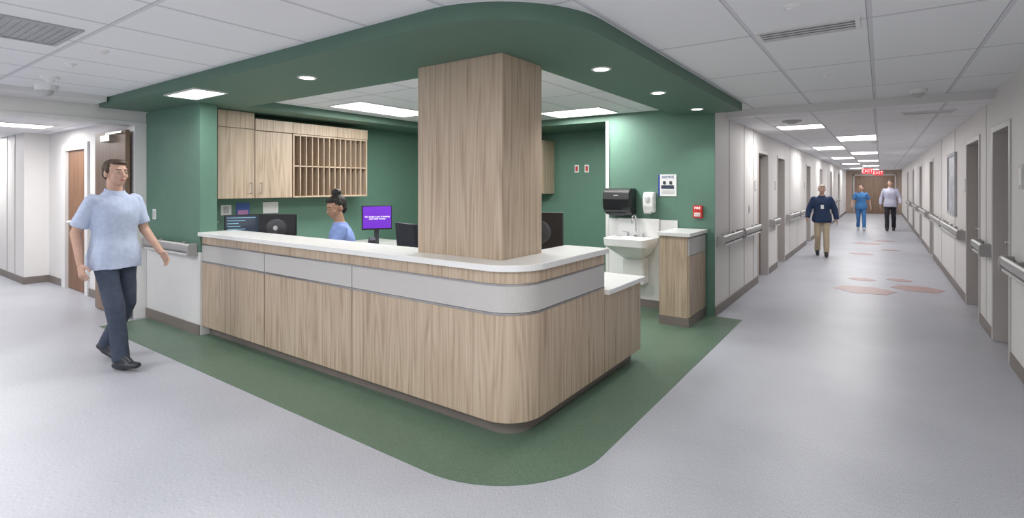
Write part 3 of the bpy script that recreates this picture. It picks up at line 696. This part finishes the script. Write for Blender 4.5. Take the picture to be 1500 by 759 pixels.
    for sx in(-1,1):
        m=MB(); m.ell((sx*.031,-.0808,.000),(.0115,.0035,.0040),EYEW,M); m.ell((sx*.031,-.0835,.000),(.0048,.0018,.0042),IRIS,M)
        m.cap(hp(sx*.020,-.0825,.005),hp(sx*.043,-.079,.0042),.0018*s,.0018*s,hair); simple(m,'eye')
        m=MB(); m.cap(hp(sx*.018,-.0845,.024),hp(sx*.046,-.076,.024),.0034*s,.0025*s,hair); simple(m,'eyebrow')
    m=MB(); m.cap(hp(-.019,-.0853,-.057),hp(.019,-.0853,-.057),.0035*s,.0035*s,LIP).cap(hp(-.013,-.0865,-.063),hp(.013,-.0865,-.063),.0045*s,.0045*s,LIP); simple(m,'mouth')
    h=MB()
    if style=='short':
        h.ell((0,.028,.034),(.080,.091,.086),hair,M); h.ell((0,.055,-.005),(.07,.06,.07),hair,M); h.ell((.006,-.022,.082),(.060,.060,.032),hair,M)
        for sx in(-1,1): h.ell((sx*.071,.0,.02),(.012,.02,.035),hair,M)
    elif style=='bun':
        h.ell((0,.028,.036),(.083,.094,.092),hair,M); h.ell((0,.055,-.02),(.068,.058,.07),hair,M); h.ell((0,.045,.14),(.048,.048,.042),hair,M); h.ell((0,-.025,.08),(.062,.058,.034),hair,M)
    elif style=='tied':
        h.ell((0,.028,.036),(.082,.094,.091),hair,M); h.ell((0,.10,-.01),(.035,.03,.05),hair,M)
    kid(remesh(h,'hair',hair,voxel*.7,1,wr=.004,wscale=45),None)
    def sleeves(m,mt,inf,frac):
        for q in'LR':
            a,e,w=J['sh'+q],J['el'+q],J['wr'+q]
            m.ell(a,((.047*s+inf),)*3,mt)
            if frac<=1: m.cyl(a,a+(e-a)*frac,.047*s+inf,.052*s+inf,mt)
            else:
                m.cap(a,e,.048*s+inf,.043*s+inf,mt); m.cyl(e,e+(w-e)*(frac-1),.043*s+inf,.036*s+inf,mt)
    t=MB(); torso(t,.014,top,loose=.014,low=hem,flare=(.0 if seated else .034),fd=(.0 if seated else .036))
    sleeves(t,top,.011,{'short':.80,'long':1.95}[sleeve])
    kid(remesh(t,'shirt',top,voxel,3,wr=.010,wscale=9))
    if jacket:
        t=MB(); torso(t,.026,jacket,loose=.02,low=.10,flare=.038,fd=.04); sleeves(t,jacket,.02,1.9)
        kid(remesh(t,'jacket',jacket,voxel,2,wr=.009,wscale=10))
    t=MB(); t.cap(pel-V(0,0,.02)*s,pel-V(0,0,.04)*s,.130*s,.132*s,bottom,flat=.72,side=X)
    for q in'LR':
        hp_,k,a=J['hip'+q],J['kn'+q],J['an'+q]
        t.cap(hp_-V(0,0,.02 if not seated else 0)*s,k,.087*s,.068*s,bottom); t.cyl(k,a+(a-k).normalized()*.012*s,.068*s,.060*s,bottom); t.ell(k,(.068*s,)*3,bottom)
    kid(remesh(t,'trousers',bottom,voxel,3,wr=.007,wscale=8))
    if collar:
        t=MB(); base=che+(nec-che)*.86
        n=24; rs=[]
        for (zz,rr) in((-.03,.078),(.022,.068),(.045,.066),(.042,.072),(.012,.080),(-.012,.090)):
            rs.append([base+V(rr*math.cos(2*math.pi*i/n),rr*.95*math.sin(2*math.pi*i/n)-.004,zz+.018*math.sin(2*math.pi*i/n))*s for i in range(n)])
        t.rings(rs,top,cap=False); o=t.obj('collar',smooth=True,origin=(0,0,0)); kid(o)
    for q in'LR':
        a=J['an'+q]; fd=J['ft'+q+'d'].normalized(); t=MB()
        dn=V(0,0,-1)-fd*V(0,0,-1).dot(fd); dn.normalize(); base=a+dn*.048*s
        t.cap(base-fd*.045*s,base+fd*.06*s,.044*s,.048*s,shoes,flat=.75,side=X); t.cap(base+fd*.05*s,base+fd*.165*s+dn*.006*s,.048*s,.038*s,shoes,flat=.65,side=X)
        t.cap(a+V(0,0,.01),base+fd*.02*s,.046*s,.046*s,shoes); t.cap(a+fd*.03*s,base+fd*.10*s,.042*s,.034*s,shoes)
        kid(remesh(t,'shoe',shoes,.006 if voxel<.01 else .01,2))
    for fn in extras: 
        m,nm,lab=fn(J,s); simple(m,nm,lab)
    return body
def walk(st=1.0,arm=1.0,out=0.0):
    f=st
    return dict(pel=(0,0,.95),wai=(0,0,1.08),che=(0,-.01,1.29),nec=(0,0,1.47),head=(0,-.02,1.63),
     shL=(.168,0,1.395),shR=(-.168,0,1.395),
     elL=(.225+out,.10*arm,1.13),wrL=(.235+out*1.5,.02*arm,.885),elR=(-.225-out,-.03*arm,1.13),wrR=(-.235-out*1.5,-.22*arm,.93),
     hipL=(.085,0,.92),knL=(.09,-.17*f,.51),anL=(.085,-.25*f,.088),hipR=(-.085,0,.92),knR=(-.09,-.03*f,.50),anR=(-.085,.27*f,.125),
     ftLd=(0,-1,.12),ftRd=(0,-.93,-.36))
def mirror(J):
    o={}
    for k,v in J.items():
        if k.startswith(('sh','el','wr','hip','kn','an','ft')):
            k=k.replace('L','#').replace('R','L').replace('#','R'); v=(-v[0],v[1],v[2])
        o[k]=v
    return o
def badge(J,s):
    m=MB(); c=J['che']+V(.0,-.165,-.08)*s
    m.box(c.x-.03,c.x+.03,c.y-.004,c.y+.004,c.z-.045,c.z+.04,PAPER)
    m.cap(J['nec']+V(.06,-.06,-.03)*s,c+V(0,0,.04),.004,.004,CNAVY).cap(J['nec']+V(-.06,-.06,-.03)*s,c+V(0,0,.04),.004,.004,CNAVY)
    return m,'badge','white identity badge on lanyard'
human((-5.45,1.68,0),R(106),mirror(walk(.85,1.0,.01)),'person walking in light blue short-sleeved shirt and dark trousers',SKIN1,HBRN,CBLUE,CSLATE,SHOE,.008,s=1.02,turn=R(0))
human((-1.06,13.3,0),R(8),walk(.6,.5,.05),'person walking in navy jacket and tan trousers with badge',SKIN1,HGRY,CNAVY,CTAN,SHOE,.012,s=.90,sleeve='long',female=True,style='short',jacket=CNAVY,extras=(badge,))
human((-.56,21.8,0),R(5),walk(.7,.6,.05),'person walking in blue short-sleeved scrubs',SKIN1,HBRN,CSCR,CSCR,SHOEW,.014,s=.90,female=True,style='tied',collar=False,turn=R(-25))
human((.27,22.0,0),R(-3),mirror(walk(.7,.6,.03)),'person walking in pale dress shirt and black trousers',SKIN1,HDRK,CLAV,CBLK,SHOE,.014,s=1.0,sleeve='long')
u=.055
sit=dict(pel=(0,0,.58+u),wai=(0,-.01,.69+u),che=(0,-.035,.89+u),nec=(0,-.055,1.06+u),head=(0,-.095,1.215+u),
  shL=(.150,-.03,1.0+u),shR=(-.150,-.03,1.0+u),elL=(.205,-.13,.80+u*.6),elR=(-.205,-.13,.80+u*.6),wrL=(.10,-.36,.80),wrR=(-.10,-.36,.80),
  hipL=(.085,0,.56+u),hipR=(-.085,0,.56+u),knL=(.12,-.40,.55),knR=(-.12,-.40,.55),anL=(.12,-.36,.09),anR=(-.12,-.36,.09),ftLd=(0,-1,0),ftRd=(0,-1,0))
human((-4.62,3.46,0.003),R(-38),sit,'person seated in periwinkle scrubs with dark hair bun looking down',SKIN2,HBLK,CSCR2,CSCR2,SHOEW,.008,s=1.04,pitch=R(16),turn=R(32),female=True,style='bun',collar=False,handn=V(0,0,-1),hem=.06,seated=True)
# ---------------------------------------------------------------- camera, world
cam=bpy.data.cameras.new('camera'); co=bpy.data.objects.new('camera',cam); COL.objects.link(co)
co.location=(0,0,1.55); co.rotation_euler=(R(90),0,R(35.4)); cam.sensor_width=36; cam.lens=18.24; cam.shift_y=-.0717; cam.clip_start=.05
scene.camera=co
w=bpy.data.worlds.new('world'); w.use_nodes=True; scene.world=w
w.node_tree.nodes['Background'].inputs[0].default_value=(.9,.92,1,1); w.node_tree.nodes['Background'].inputs[1].default_value=.6
scene.view_settings.view_transform='Standard'
scene.view_settings.exposure=0
